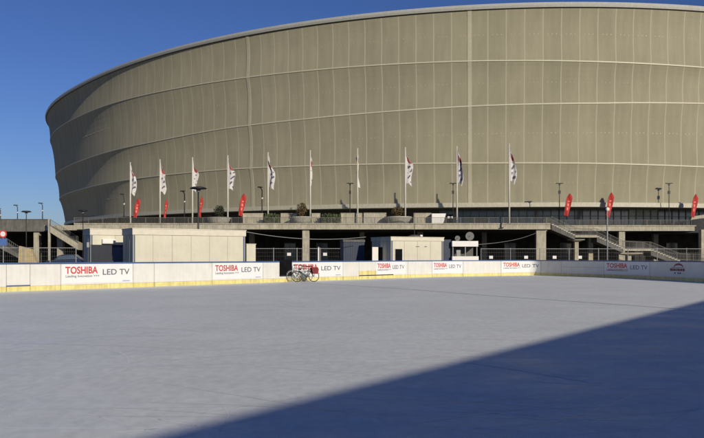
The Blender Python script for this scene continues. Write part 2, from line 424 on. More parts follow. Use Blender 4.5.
def tier_pt(fi, k, t, out=0.0):      # fi: float panel index
    g = fi*FN; i = int(math.floor(g+1e-6)); u = g-i; i %= NP*FN; j = (i+1) % (NP*FN)
    p = planF[i].lerp(planF[j], u); n_ = (nrmF[i].lerp(nrmF[j], u)).normalized()
    z0, z1 = hr(k, p), hr(k+1, p)
    z = z0+(z1-z0)*t
    o = off(k, p.x)+(off(k+1, p.x)-off(k, p.x))*t + SAG[k]*4*t*(1-t)*(1.0+.35*(1-2*t)) - out
    q = p-n_*o
    return Vector((q.x, q.y, z))
stad = thing('stadium', 'huge oval stadium wrapped in four leaning tiers of beige mesh membrane', 'stadium', (0, 0, 0))
ROWS = 8
for k in range(4):
    b = MB(); b.uv = []
    for i in range(NP):
        for q in range(FN):
            i0, i1 = i+q/FN, i+(q+1)/FN
            for r_ in range(ROWS):
                t0, t1 = r_/ROWS, (r_+1)/ROWS
                b.quad(tier_pt(i0, k, t0), tier_pt(i0, k, t1), tier_pt(i1, k, t1), tier_pt(i1, k, t0), 0)
                b.uv += [(i0, t0), (i0, t1), (i1, t1), (i1, t0)]
        if plan[i].y < 215:
            for e in (.27, .5, .73):
                A = [tier_pt(i+e-.03, k, .475, .03), tier_pt(i+e-.03, k, .495, .03), tier_pt(i+e+.03, k, .495, .03), tier_pt(i+e+.03, k, .475, .03)]
                B = [tier_pt(i+e-.03, k, .475, -.02), tier_pt(i+e-.03, k, .495, -.02), tier_pt(i+e+.03, k, .495, -.02), tier_pt(i+e+.03, k, .475, -.02)]
                n0 = len(b.f); b.hexa(B+A, 1); b.uv += [(0, 0)]*24
    # flip check: normals outward not required
    b.build('membrane_tier', [M_MEM, M_SEAM], stad, smooth=False)
def ring_band(name, m, prof_fn, parent=stad, smooth=False):
    """prof_fn(i) -> list of (offset, z) closed profile"""
    b = MB(); k = len(prof_fn(0)); NF = NP*FN
    for i in range(NF):
        pa, pb_ = prof_fn(i//FN), prof_fn((i//FN+1) % NP); u = (i % FN)/FN
        for (o, z), (o2, z2) in zip(pa, pb_):
            p = planF[i]-nrmF[i]*(o+(o2-o)*u); b.v.append((p.x, p.y, z+(z2-z)*u))
    for i in range(NF):
        for j in range(k):
            a0 = i*k+j; a1 = i*k+(j+1) % k; c0 = ((i+1) % NF)*k+j; c1 = ((i+1) % NF)*k+(j+1) % k
            b.f.append((a0, a1, c1, c0)); b.m.append(0)
    return b.build(name, m, parent, smooth)
for k in (1, 2, 3):
    def pf(i, k=k):
        z = hr(k, plan[i]); o = off(k, plan[i].x)
        return [(o-.06, z-.10), (o+.25, z-.13), (o+.25, z+.13), (o-.06, z+.10)]
    ring_band('ring_beam', M_RING, pf)
def base_prof(i):
    o = off(4, plan[i].x); z = hr(4, plan[i]); return [(o-.4, z-.68), (o+.5, z-.72), (o+.5, z+.05), (o-.35, z+.05)]
ring_band('base_band', M_BAND, base_prof)
ring_band('roof_rim', M_CAP, lambda i: [(.95, 42.5), (-.0, 42.62), (-.1, 43.0), (0.1, 43.45), (.7, 43.62), (1.6, 43.5)], smooth=False)
ring_band('shadow_gap', M_SOFF, lambda i: [(.2, 42.55), (.5, 42.35), (.95, 42.55)])
b = MB()
def rp(i, f, z): i %= NP; c = Vector((SC[0], SC[1])); p = c+(plan[i]-c)*f; return (p.x, p.y, z)
for (f0, z0, f1, z1) in ((.99, 43.45, .8, 44.6), (.8, 44.6, .55, 45.0), (.55, 45.0, .55, 42.5), (.55, 42.5, .8, 42)):
    for i in range(NP): b.quad(rp(i, f0, z0), rp(i+1, f0, z0), rp(i+1, f1, z1), rp(i, f1, z1))
b.build('roof', M_CAP, stad)
# soffit and ground floor
REC = 8.5
DECK = 6.5
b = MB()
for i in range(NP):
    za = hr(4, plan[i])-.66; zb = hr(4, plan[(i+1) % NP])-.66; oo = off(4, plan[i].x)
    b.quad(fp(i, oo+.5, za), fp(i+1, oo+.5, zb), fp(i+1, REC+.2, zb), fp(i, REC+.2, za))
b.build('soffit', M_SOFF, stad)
wall = MB(); gl = MB(); mu = MB(); dk = MB(); prev = None
M_GF = {}
for i in range(NP):
    p = plan[i]; px = 352+FPX*p.x/p.y if p.y < 240 else 0
    zt = hr(4, p)-.62
    a0, a1 = fp(i, REC, 0), fp(i+1, REC, 0)
    def q(bld, z0, z1, mi=0): bld.quad((a0.x, a0.y, z0), (a1.x, a1.y, z0), (a1.x, a1.y, z1), (a0.x, a0.y, z1), mi)
    if px > 432:
        q(gl, DECK, zt, 1 if (643 < px < 686) else 0)
        for u in (0, .5):
            c = a0.lerp(a1, u); n_ = nrm[i]
            mu.beam((c.x+n_.x*.08, c.y+n_.y*.08, DECK), (c.x+n_.x*.08, c.y+n_.y*.08, zt), .10, .16)
        for zz in (DECK+.1, DECK+2.1): mu.beam((a0.x+nrm[i].x*.06, a0.y+nrm[i].y*.06, zz), (a1.x+nrm[i].x*.06, a1.y+nrm[i].y*.06, zz), .12, .10)
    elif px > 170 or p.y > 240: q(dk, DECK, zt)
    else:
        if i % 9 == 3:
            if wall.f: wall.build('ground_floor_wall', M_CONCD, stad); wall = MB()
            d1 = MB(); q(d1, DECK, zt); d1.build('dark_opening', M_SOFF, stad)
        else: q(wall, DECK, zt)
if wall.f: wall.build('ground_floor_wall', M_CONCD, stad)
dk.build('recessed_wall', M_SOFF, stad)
M_GLASS2 = mat('pale_blind_glass', (.30, .36, .33), .2, .1, .3)
g = gl.build('glazing', [M_GLASS, M_GLASS2], stad); mu.build('mullion', M_RAIL, g)
# wide masts every 13 panels through seam 0
k_ = 0
for i in range(0, NP, 1):
    pass
mast_idx = []
# photo columns of broad vertical bands
def idx_px(px): return min((i for i in range(NP) if plan[i].y < 225), key=lambda i: abs(352+FPX*plan[i].x/plan[i].y-px))
for px in (247, 470): mast_idx.append(idx_px(px))
for i in sorted(set(mast_idx)):
    b = MB(); hw = .11
    for k in range(4):
        for r_ in range(ROWS):
            t0, t1 = r_/ROWS, (r_+1)/ROWS
            A = [tier_pt(i-hw, k, t0, .06), tier_pt(i-hw, k, t1, .06), tier_pt(i+hw, k, t1, .06), tier_pt(i+hw, k, t0, .06)]
            b.quad(*A)
            for e in (-hw, hw): b.quad(tier_pt(i+e, k, t0, 0), tier_pt(i+e, k, t1, 0), tier_pt(i+e, k, t1, .06), tier_pt(i+e, k, t0, .06))
    b.build('facade_mast', M_SEAM, stad)

# ------------------------------------------------------------------ elevated concourse
deck = thing('elevated_concourse', 'long concrete walkway deck on columns in front of the stadium', 'walkway')
ED = 123.0
xl, xr = X(74, ED), X(550.5, ED)
E2 = 131.0
front = [(-140, 131), (X(50, 130), 131), (X(50, 130), 127.5), (xl, 127.5), (xl, ED), (xr, ED), (xr, 129.3), (xr+.1, E2), (130, E2)]
b = MB(); n0 = len(front)
b.v = [(x, y, DECK-.8) for x, y in front]+[(x, y, DECK) for x, y in front]+[(x, 300, DECK-.8) for x, y in front]+[(x, 300, DECK) for x, y in front]
for i in range(n0-1):
    b.f.append((i, i+1, n0+i+1, n0+i)); b.m.append(0)
    b.f.append((n0+i, n0+i+1, 3*n0+i+1, 3*n0+i)); b.m.append(0)
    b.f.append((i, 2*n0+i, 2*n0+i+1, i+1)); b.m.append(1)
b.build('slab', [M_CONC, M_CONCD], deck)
# fascia joints + drip lip
b = MB(); b.box(xl, xr, ED-.12, ED-.003, DECK-.82, DECK-.68); b.box(xl, xr, ED-.10, ED-.003, DECK-.05, DECK+.12)
b.box(xr+.3, 130, E2-.10, E2-.003, DECK-.05, DECK+.12)
b.build('drip_edge', M_CONC, deck)
def railing(p0, p1, z0, z1, h=1.0, step=.14, post=1.6, thick=.022):
    """barred railing between two ground points with base heights z0, z1"""
    b = MB(); p0 = Vector(p0); p1 = Vector(p1); L_ = (p1-p0).length; n_ = max(1, int(L_/step))
    for k in range(n_+1):
        t = k/n_; p = p0.lerp(p1, t); z = z0+(z1-z0)*t
        tk = thick*(2.2 if k % max(1, int(post/step)) == 0 else 1)
        b.beam((p.x, p.y, z), (p.x, p.y, z+h), tk, tk)
    b.beam((p0.x, p0.y, z0+h), (p1.x, p1.y, z1+h), .06, .05); b.beam((p0.x, p0.y, z0+.12), (p1.x, p1.y, z1+.12), .05, .05)
    return b
railing((xl, ED+.1), (xr, ED+.1), DECK, DECK, 1.0, .22, 2.2, .05).build('railing', M_MESH, deck)
railing((xr+.2, E2+.2), (90, E2+.2), DECK, DECK, 1.0, .22, 2.2, .05).build('railing', M_MESH, deck)
# left solid parapet
b = MB(); b.box(-90, X(48, 130), 130.7, 130.95, DECK-.9, DECK+1.05); b.box(-90, X(48, 130)+.1, 130.6, 131.05, DECK+1.05, DECK+1.13)
b.build('parapet', M_CONCD, deck)
for (px, y, wd) in ((540.5, 123.8, 1.5), (306, 123.8, 1.05), (160, 123.8, 1.1), (252, 138, .9), (37.5, 131.6, .9), (61, 128.4, .9), (128, 140, .9),
                    (621, 131.8, 1.0), (702.5, 125, .8), (420, 137, 1.0), (484, 139, .8), (590, 140, .8), (655, 140, .8), (362, 138, .8), (205, 139, .9), (760, 131.8, 1.2), (-60, 131.8, 1.2)):
    b = MB(); x = X(px, y); b.box(x-wd/2, x+wd/2, y-.5, y+.5, 0, DECK-.8); b.build('column', M_CONC, deck)
# undercroft back wall with doors and pipes
uw = thing('undercroft_wall', 'dark wall with doors at the back beneath the concourse deck', 'wall')
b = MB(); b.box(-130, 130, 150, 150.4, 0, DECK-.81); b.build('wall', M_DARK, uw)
rr = random.Random(5)
for px in (96, 290, 322, 445, 510, 566, 640, 672):
    b = MB(); x = X(px, 149.9); b.box(x-1.1, x-1.0, 149.85, 149.99, 0, 4); b.box(x+1.0, x+1.1, 149.85, 149.99, 0, 4); b.box(x-1.1, x+1.1, 149.85, 149.99, 4, 4.1); b.box(x-.04, x+.04, 149.85, 149.99, 0, 4)
    b.box(x-1, x+1, 149.93, 149.98, .05, 3.95, 1)
    b.build('door', [M_GREY, M_GLASS], uw)

# ------------------------------------------------------------------ staircases
st = thing('concrete_staircase', 'long concrete staircase zigzagging down to the right from the deck', 'staircase')
YS0, YS1 = 123.0, 126.2
nodes = [(551.5, 223.2), (575, 234.6), (597, 235.4), (623, 247.6), (651, 248.8), (680, 260.3), (716, 261.3)]
pts = [(X(a, YS0), H(c, YS0)) for a, c in nodes]
for (x0, z0), (x1, z1) in zip(pts, pts[1:]):
    b = MB(); th_ = .45
    if abs(z0-z1) > .5:
        n_ = int(abs(z0-z1)/.165)
        b.hexa([(x0, YS0, z0-.55-th_), (x1, YS0, z1-.35-th_), (x1, YS1, z1-.35-th_), (x0, YS1, z0-.55-th_), (x0, YS0, z0-.18), (x1, YS0, z1-.02), (x1, YS1, z1-.02), (x0, YS1, z0-.18)])
        for k in range(n_):
            xa = x0+(x1-x0)*k/n_; xb = x0+(x1-x0)*(k+1)/n_; z = z0+(z1-z0)*(k+1)/n_
            b.box(xa, xb+.0, YS0-.06, YS1-.004, z-.12, z+.06, 1)
        b.build('stair_flight', [M_CONCD, M_PLANT], st)
    else:
        b.box(x0-.01, x1+.01, YS0-.05, YS1, z1-.32, z1+.04, 0); b.build('landing', M_CONC, st)
    railing((x0, YS0+.06), (x1, YS0+.06), z0, z1, 1.05, .2, 2, .035).build('railing', M_MESH, st)
    railing((x0, YS1-.1), (x1, YS1-.1), z0, z1, 1.05, .2, 2, .035).build('railing', M_MESH, st)
for (px, py, wpx) in ((576, 240, 7), (628.5, 253.8, 12)):
    b = MB(); x = X(px, 124.6); z = H(py, 124.6)
    b.hexa([(x-.35, 124, z-.25), (x+.35, 124, z-.25), (x+.35, 125.4, z-.25), (x-.35, 125.4, z-.25), (x-wpx*.155, 123.6, z), (x+wpx*.155, 123.6, z), (x+wpx*.155, 125.8, z), (x-wpx*.155, 125.8, z)])
    b.box(x-wpx*.155, x+wpx*.155, 123.6, 125.8, z, z+.22)
    b.box(x-.3, x+.3, 124.2, 125.2, 0, z-.25); b.build('pier', M_CONC, st)

sl_ = thing('parapet_staircase', 'narrow staircase dropping right from the far left end of the parapet', 'staircase')
b = MB(); y0, y1 = 125.0, 127.4
xa, za = X(50, y0), H(226, y0); xb, zb = X(78, y0), H(243.5, y0)
b.hexa([(xa, y0, za-1.0), (xb, y0, zb-1.0), (xb, y1, zb-1.0), (xa, y1, za-1.0), (xa, y0, za), (xb, y0, zb), (xb, y1, zb), (xa, y1, za)])
b.build('stair_flight', M_CONC, sl_)
railing((xa, y0+.1), (xb, y0+.1), za, zb, 1.05, .2, 2, .04).build('railing', M_RAIL, sl_)
b = MB(); b.box(X(47.5, y0), X(49.6, y0), y0+.2, y0+.5, 0, H(219, y0)); b.build('post', M_CONC, sl_)
rampt = thing('approach_ramp', 'grey concrete ramp sloping down on the far left with sandy end wall', 'ramp')
y0, y1 = 108, 110.5
xa, za = X(-25, y0), H(226, y0); xb, zb = X(36, y0), 0.3
b = MB(); b.hexa([(xa, y0, za-1.2), (xb, y0, 0), (xb, y1, 0), (xa, y1, za-1.2), (xa, y0, za), (xb, y0, zb), (xb, y1, zb), (xa, y1, za)]); b.build('ramp_slab', M_CONCD, rampt)
railing((xa, y0+.1), (xb, y0+.1), za, zb, 1.05, .25, 2, .05).build('railing', M_RAIL, rampt)
b = MB(); ya = 96
b.hexa([(X(18, ya), ya, 0), (X(39, ya), ya, 0), (X(39, ya), ya+.6, 0), (X(18, ya), ya+.6, 0), (X(19, ya), ya, H(246, ya)), (X(31, ya), ya, H(249, ya)), (X(31, ya), ya+.6, H(249, ya)), (X(19, ya), ya+.6, H(246, ya))])
b.build('end_wall', M_TAN, rampt)

# curved dark terrace at the right end
ct = thing('curved_terrace', 'dark curved terrace canopy jutting out at the right end of deck', 'terrace')
b = MB(); cx, cy = X(735, 126), 143; n_ = 40; rad0 = 11
P = [(cx-rad0*math.cos(R(a)), cy-13*math.sin(R(a))) for a in [k*180/n_ for k in range(n_+1)]]
for (x0, y0), (x1, y1) in zip(P, P[1:]):
    def zt(x): return DECK+.9+1.3*max(0, min(1, (x-(cx-rad0))/8))
    b.quad((x0, y0, DECK-1.1), (x1, y1, DECK-1.1), (x1, y1, zt(x1)-.9), (x0, y0, zt(x0)-.9))
    b.quad((x0, y0, zt(x0)-.9), (x1, y1, zt(x1)-.9), (x1, y1+.4, zt(x1)-.9), (x0, y0+.4, zt(x0)-.9))
    b.quad((x0, y0, DECK-1.1), (x1, y1, DECK-1.1), (x1, cy, DECK-1.1), (x0, cy, DECK-1.1))
b.build('curved_wall', M_SOFF, ct)
b = MB(); xx = X(697, 134); b.hexa([(xx-1.6, 134, DECK), (xx+3, 134, DECK), (xx+3, 135, DECK), (xx-1.6, 135, DECK), (xx-.8, 134, DECK+1.7), (xx+3, 134, DECK+2.3), (xx+3, 135, DECK+2.3), (xx-.8, 135, DECK+1.7)])
b.build('sloping_wall', M_CONC, ct)

# ------------------------------------------------------------------ planters, hedges, walls on the deck
rr = random.Random(11)
def leaf_cloud(b, c, rx, ry, rz_, n_, size, mi=0):
    for k in range(n_):
        while True:
            u = Vector((rr.uniform(-1, 1), rr.uniform(-1, 1), rr.uniform(-1, 1)))
            if .3 < u.length < 1: break
        u *= rr.uniform(.85, 1.12)
        p = Vector(c)+Vector((u.x*rx, u.y*ry, u.z*rz_)); d1 = Vector((rr.gauss(0, 1), rr.gauss(0, 1), rr.gauss(0, 1))).normalized()*size*rr.uniform(.6, 1.3)
        d2 = d1.cross(Vector((rr.gauss(0, 1), rr.gauss(0, 1), rr.gauss(0, 1)))).normalized()*size*.5
        b.quad(p-d1, p+d2, p+d1, p-d2, mi)
def planter_tree(px, y, ytop, half, m, kindlab, moundw):
    x = X(px, y); z0 = DECK; top = H(ytop, y)
    t = thing('planter_shrub', kindlab, 'shrub', (x, y, z0), 0, 'shrubs in pale planters on the deck')
    b = MB(); zt = 1.25; mw = moundw*y/FPX/2
    b.lathe([(mw*.55, 0), (mw*.8, .5), (mw, zt-.12), (mw*1.0, zt), (mw*.92, zt), (mw*.85, zt-.1)], 28); b.build('planter', M_PLANT, t, loc=(0, 0, 0))
    b = MB(); b.lathe([(.001, zt-.05), (mw*.86, zt-.1)], 20); b.build('soil', M_BARK, t)
    b = MB(); b.tube([(0, 0, zt-.1), (.03, 0, zt+.3), (0, .02, top-z0-.5)], [.09, .07, .03]); 
    for k in range(5): a = k*1.3; b.tube([(0, 0, zt+.25), (math.cos(a)*half*.6, math.sin(a)*half*.6, (top-z0)*.75)], [.04, .015], 5)
    b.build('stem', M_BARK, t)
    b = MB(); hh = (top-z0-zt)/2; leaf_cloud(b, (0, 0, zt+hh), half*.9, half*.9, hh, 500, .13)
    leaf_cloud(b, (half*.3, 0, zt+hh*1.3), half*.5, half*.5, hh*.7, 160, .12)
    b.build('foliage', m, t)
planter_tree(301.5, 126, 202.5, .95, M_LEAFB, 'bronze leaved shrub in a pale planter beside the sixth flagpole', 22)
planter_tree(219, 128, 205.5, 1.0, M_LEAFD, 'dark green bushy shrub in a pale planter left of the fourth flagpole', 24)
planter_tree(398, 126, 206.5, 1.2, M_LEAFB, 'low wide olive brown shrub in a pale planter left of the eighth flagpole', 28)
def deck_wall(px0, px1, y, py, label, m=M_CONC, cat='wall'):
    b = MB(); x0, x1 = X(px0, y), X(px1, y); b.box(x0, x1, y, y+.5, DECK, H(py, y)); n_ = max(1, int((x1-x0)/2.4))
    for k in range(n_+1): xx = x0+(x1-x0)*k/n_; b.box(xx-.05, xx+.05, y-.04, y-.003, DECK, H(py, y)+.04)
    b.box(x0-.05, x1+.05, y-.06, y+.56, H(py, y)+.003, H(py, y)+.1)
    return tag(b.build('planter_wall', m), label, cat, 'low walls on the deck')
deck_wall(341, 362, 127, 213.6, 'low grey wall between the hedge patch and the seventh flagpole')
deck_wall(364, 386, 127, 213.4, 'low grey wall just right of the seventh flagpole')
deck_wall(414, 431, 127, 213.6, 'low grey wall between the olive shrub and the bright white block')
b = MB(); y = 125.5; b.hexa([(X(432, y), y, DECK), (X(443, y), y, DECK), (X(443, y), y+1.4, DECK), (X(432, y), y+1.4, DECK), (X(432, y), y, H(213.5, y)), (X(446, y), y, H(213.5, y)), (X(446, y), y+1.4, H(213.5, y)), (X(432, y), y+1.4, H(213.5, y))])
kx = tag(b.build('kiosk_block', M_WHITE), 'bright white slanted block on deck left of the ninth flagpole', 'block')
y = 125.5
b = MB(); x0 = X(447, y); b.box(x0, x0+1.0, y, y+.7, DECK, DECK+1.6); b.box(x0+.1, x0+.9, y-.02, y-.003, DECK+1.0, DECK+1.3, 1); tag(b.build('ticket_cabinet', [M_BLACK, M_WHITE]), 'small black cabinet with pale label beside the white block', 'cabinet')
for (px0, px1, lab) in ((322, 341, 'green hedge patch in front of a grey wall right of sixth flagpole'), (265, 279, 'small green hedge patch behind the fifth flagpole')):
    y = 126.6; b = MB(); x0, x1 = X(px0, y), X(px1, y); zt = H(213.6, y)
    n_ = 900
    for k in range(n_):
        p = Vector((rr.uniform(x0, x1), y+rr.uniform(-.4, .4), DECK+rr.random()**.7*(zt-DECK)*rr.uniform(.8, 1.05)))
        d1 = Vector((rr.gauss(0, 1), rr.gauss(0, 1), rr.gauss(0, 1))).normalized()*.12; d2 = d1.cross(Vector((rr.gauss(0, 1), rr.gauss(0, 1), rr.gauss(0, 1)))).normalized()*.07
        b.quad(p-d1, p+d2, p+d1, p-d2)
    t = thing('hedge', lab, 'hedge', (0, 0, 0), 0, 'hedges on the deck'); b.build('foliage', M_LEAF, t)
    b = MB(); b.box(x0, x1, y+.45, y+.6, DECK, zt-.1); b.build('trellis', M_CONCD, t)
for (px0, px1, y, ph) in ((243, 263, 129, 213.8), (281, 297, 128, 213.8), (312, 320, 128.5, 213.8)):
    deck_wall(px0, px1, y, ph, {243: 'low grey wall left of the fifth flagpole', 281: 'low grey wall left of the bronze shrub', 312: 'short grey wall between bronze shrub and hedge'}[px0])

# ------------------------------------------------------------------ flagpoles
def flag_mesh(seed, sway, dark):
    r_ = random.Random(seed); b = MB(); NX, NZ = 10, 44; Hf = 5.2
    ph = r_.random()*6; ph2 = r_.random()*6
    def P(i, j):
        u = i/NX; t = j/NZ
        wd = (.20+(.75+.35*((seed*37) % 10)/10)*min(1, t*(1.6+1.4*((seed*13) % 7)/7))**.9)*(1 - .28*math.sin(t*4.2+ph)**2) * (1-.35*max(0, t-.8)/.2*(1-sway))
        x = .09+u*wd+.12*sway*t
        y = .16*math.sin(u*7+ph2+t*3)*(.3+u) + .10*math.sin(t*9+ph)*u
        z = -t*Hf - u*(.5+.5*(1-min(1, t*3))) + .12*math.sin(u*5+t*6)
        return (x, y, z)
    for i in range(NX):
        for j in range(NZ):
            u = i/NX; t = j/NZ; mi = 0
            if .13 < t < .34 and .15 < u < .95 and ((u-.55)/.45)**2+((t-.235)/.11)**2 < 1: mi = 1
            elif .38 < t < .9:
                q = math.sin(t*38+u*6*(1 if dark else -1)+ph)+.6*math.sin(u*9+t*14+ph2)
                if q > (.55 if dark else 1.0) and .15 < u < .9: mi = 2
            b.quad(P(i, j), P(i+1, j), P(i+1, j+1), P(i, j+1), mi)
    me = b.build('flag', [M_FLAG, M_FRED2, M_FNAVY], smooth=True)
    me.data.transform(Matrix.Identity(4)); return me
protos = []
for seed, sw, dk_ in ((1, .5, True), (2, .2, True), (3, .0, False), (4, .6, True), (5, 1.0, True), (6, .1, False), (7, .0, False), (8, .9, True), (9, .4, True), (10, .7, True)):
    protos.append(flag_mesh(seed, sw, dk_))
poles = [(130.3, 163, 0), (160, 160, 2), (192.5, 158, 1), (227.8, 156, 0), (268, 153, 3), (310.3, 151, None), (357.6, 149, None), (405.3, 148, 2), (457, 147, 0), (509.3, 144.5, 0)]
ordn = ['first', 'second', 'third', 'fourth', 'fifth', 'sixth', 'seventh', 'eighth', 'ninth', 'tenth']
extra = ['its flag just above the brightest red banner', 'its narrow flag curled', 'its flag behind the wide dark disc lamp', 'flag twisted above the dark green shrub', 'flag swinging out at its foot', 'thin flag furled tight beside the bronze shrub', 'thin furled flag left of low grey wall', 'red topped flag trailing right above the olive shrub', 'its flag dark and crumpled by the broad facade band', 'broad flag with bold dark print']
for n_, (px, yt, fl) in enumerate(poles):
    y = 17.07*FPX/(HZ-yt); x = X(px, y)
    t = thing('flagpole', 'white %s flagpole from the left, %s' % (ordn[n_], extra[n_]), 'flagpole', (x, y, DECK), 0, 'flagpoles in a row on the deck')
    MB().tube([(0, 0, 0), (0, 0, 6), (0, 0, 12)], [.14, .12, .08], 10).build('pole', M_POLEW, t, True)
    MB().lathe([(.001, 12.15), (.1, 12.08), (.12, 12.0), (.09, 11.95)], 10).build('finial', M_POLEW, t)
    MB().box(-.3, .3, -.3, .3, .002, .06).build('base_plate', M_RAIL, t)
    f = protos[n_].copy(); COL.objects.link(f); f.parent = t; f.location = (0, 0, 11.7)
    f.rotation_euler = (0, 0, R((-10, 20, 35, 0, -25, 78, 84, 10, -30, 5)[n_]))
    if n_ in (0,): f.scale = (.9, 1, 1)
for p in protos: bpy.data.objects.remove(p)

# ------------------------------------------------------------------ red feather banners
def feather():
    t = bpy.data.objects.new('feather_banner', None); COL.objects.link(t)
    b = MB(); pts = [(0, 0, 0), (.10, 0, 2.0), (.30, 0, 3.6), (.52, 0, 4.5), (.85, 0, 5.05), (1.1, 0, 5.1)]
    b.tube(pts, [.035, .03, .025, .02, .012, .01], 6); b.build('pole', M_POLED, t)
    b = MB(); nz = 16
    def L_(q):
        z = 1.6+3.45*q; K = [(0, 0), (2.0, .10), (3.6, .30), (4.5, .52), (5.05, .85), (5.2, 1.0)]
        return Vector((lerp_tab(K, z), 0, z))
    def P(q, u):
        l = L_(q); wd = .82*(.62+.38*min(1, q*2.2))*(1 if q < .84 else max(.25, 1-(q-.84)/.16*.75))
        return (l.x+.03+u*wd, .07*math.sin(u*5+q*9), l.z-.25*u*(1-q))
    for k in range(nz):
        for j in range(6):
            q0, q1 = k/nz, (k+1)/nz; u0, u1 = j/6, (j+1)/6
            mi = 1 if (2 <= j <= 3 and k in (4, 5, 7, 8, 10)) else 0
            b.quad(P(q0, u0), P(q0, u1), P(q1, u1), P(q1, u0), mi)
    b.build('banner_cloth', [M_FRED, mat('banner_print', (.68, .22, .17), .7, .05)], t, True)
    MB().box(-.4, .4, -.03, .03, 0, .05).box(-.03, .03, -.4, .4, .051, .09).build('cross_base', M_POLED, t)
    return t
fb = feather()
feats = [(133, 198.5, 127, 1.05, 10, 'bright red feather banner at the far left, under the first white flag'), (163.5, 199, 129, .9, 60, 'small dull red feather banner under the second white flag'),
         (198.5, 196, 127, 1.0, 65, 'narrow red feather banner under the wide dark disc lamp'), (238, 193.5, 127, 1.0, 15, 'red feather banner right of the dark green shrub'),
         (563.5, 193.5, 126, 1.1, 0, 'red feather banner in front of glazing above the staircase top'), (605.5, 192.5, 132, 1.0, 5, 'red feather banner above the thin grey pole with white head'),
         (690.5, 194, 132.5, 1.0, 10, 'red feather banner at far right above the curved dark terrace')]
for k, (px, yt, y, s_, rz, lab) in enumerate(feats):
    t = fb if k == 0 else copy_tree(fb)
    tag(t, lab, 'banner', 'red feather banners on the deck')
    h_ = H(yt, y)-DECK; t.location = (X(px, y), y, DECK+.003); t.scale = (h_/5.1*s_, h_/5.1, h_/5.1); t.rotation_euler = (0, 0, R(rz))

# ------------------------------------------------------------------ lamps
def lamp_T(h_, w_, name='street_lamp', disc=False, pr=.07):
    t = bpy.data.objects.new(name, None); COL.objects.link(t)
    MB().tube([(0, 0, 0), (0, 0, h_*.5), (0, 0, h_)], [pr*1.3, pr, pr*.8], 8).build('pole', M_POLED, t, True)
    b = MB()
    if disc: b.lathe([(.001, h_+.16), (w_*.35, h_+.14), (w_*.5, h_+.03), (w_*.5, h_-.02), (w_*.2, h_-.08), (.001, h_-.1)], 28)
    else:
        b.box(-w_*.5, w_*.5, -.2, .2, h_, h_+.13); b.box(-.12, .12, -.12, .12, h_-.25, h_)
    hd = b.build('lamp_head', M_POLED, t)
    if disc: MB().lathe([(.14, h_-.3), (.2, h_-.12), (.12, h_-.06)], 14).build('bulb_housing', M_GREY, hd)
    else: MB().box(-.16, .16, -.16, .16, h_-1.6, h_-1.1).build('control_box', M_POLED, t)
    return t
def lamp_hook(h_, name='hooked_lamp'):
    t = bpy.data.objects.new(name, None); COL.objects.link(t)
    MB().tube([(0, 0, 0), (0, 0, h_*.6), (0, 0, h_-.6), (-.05, 0, h_-.3), (-.3, 0, h_), (-.55, 0, h_+.1)], [.12, .09, .08, .08, .08, .06], 8).build('pole', M_POLED, t, True)
    hd = MB().hexa([(-.75, -.16, h_-.05), (.1, -.16, h_+.02), (.1, .16, h_+.02), (-.75, .16, h_-.05), (-.7, -.14, h_+.2), (.1, -.14, h_+.12), (.1, .14, h_+.12), (-.7, .14, h_+.2)]).build('lamp_head', M_POLED, t)
    MB().tube([(0, -.12, h_-1.9), (.14, -.12, h_-1.7)], .12, 8).build('spotlight', M_WHITE, t)
    return t
lt = lamp_T(6.7, 1.05)
for k, (px, lab) in enumerate(((350, 'black lamp post with flat head left of the seventh flagpole'), (453, 'black lamp post with flat head left of the ninth flagpole'), (559.5, 'black lamp post with flat head beside the red banner above the staircase top'), (669, 'black lamp post with flat head near the right end of the deck'))):
    t = lt if k == 0 else copy_tree(lt); y = (128, 128, 128, 133)[k]; t.location = (X(px, y), y, DECK+.003); tag(t, lab, 'lamp post', 'flat headed lamp posts on the deck')
    s_ = (H(183, y)-DECK)/6.83; t.scale = (1, 1, s_)
lh = lamp_hook(6.6)
for k, (px, yt, y, lab) in enumerate(((124, 194, 146, 'hooked black lamp post left of the first flagpole'), (184.5, 191, 142, 'hooked black lamp post left of the third flagpole'), (262, 187, 134, 'hooked black lamp post left of the fifth flagpole'),
                              (42.5, 203, 150, 'hooked lamp post against sky near the parapet end'), (17.5, 205, 156, 'hooked lamp post against sky over middle of the far left parapet'), (0.5, 208.5, 160, 'hooked lamp post against sky at the left picture edge'))):
    t = lh if k == 0 else copy_tree(lh); t.location = (X(px, y), y, DECK+.003); s_ = (H(yt, y)-DECK)/6.7; t.scale = (1, 1, s_); tag(t, lab, 'lamp post', 'hooked lamp posts on the deck')
ld = lamp_T(7.5, 1.5, 'disc_lamp', True, .075)
for k, (px, yt, y, lab) in enumerate(((198.3, 188, 71, 'tall dark lamp with wide disc head behind the long cream cabin'), (26.3, 211.5, 104, 'dark disc headed lamp in front of the far left parapet'), (83, 210.5, 104, 'dark disc headed lamp against the shaded stadium end'))):
    t = ld if k == 0 else copy_tree(ld); t.location = (X(px, y), y, 0); s_ = H(yt, y)/7.55; t.scale = (1 if k == 0 else .85, 1 if k == 0 else .85, s_); tag(t, lab, 'lamp post', 'disc headed lamps')
t = thing('thin_pole', 'thin grey pole with small round white head before the staircase', 'lamp post', (X(607.3, 82), 82, 0))
hh = H(211, 82); MB().tube([(0, 0, 0), (0, 0, hh)], [.09, .07], 8).build('pole', M_GREY, t, True); MB().lathe([(.001, hh+.4), (.16, hh+.3), (.2, hh+.15), (.1, hh)], 14).build('lamp_head', M_WHITE, t, True)

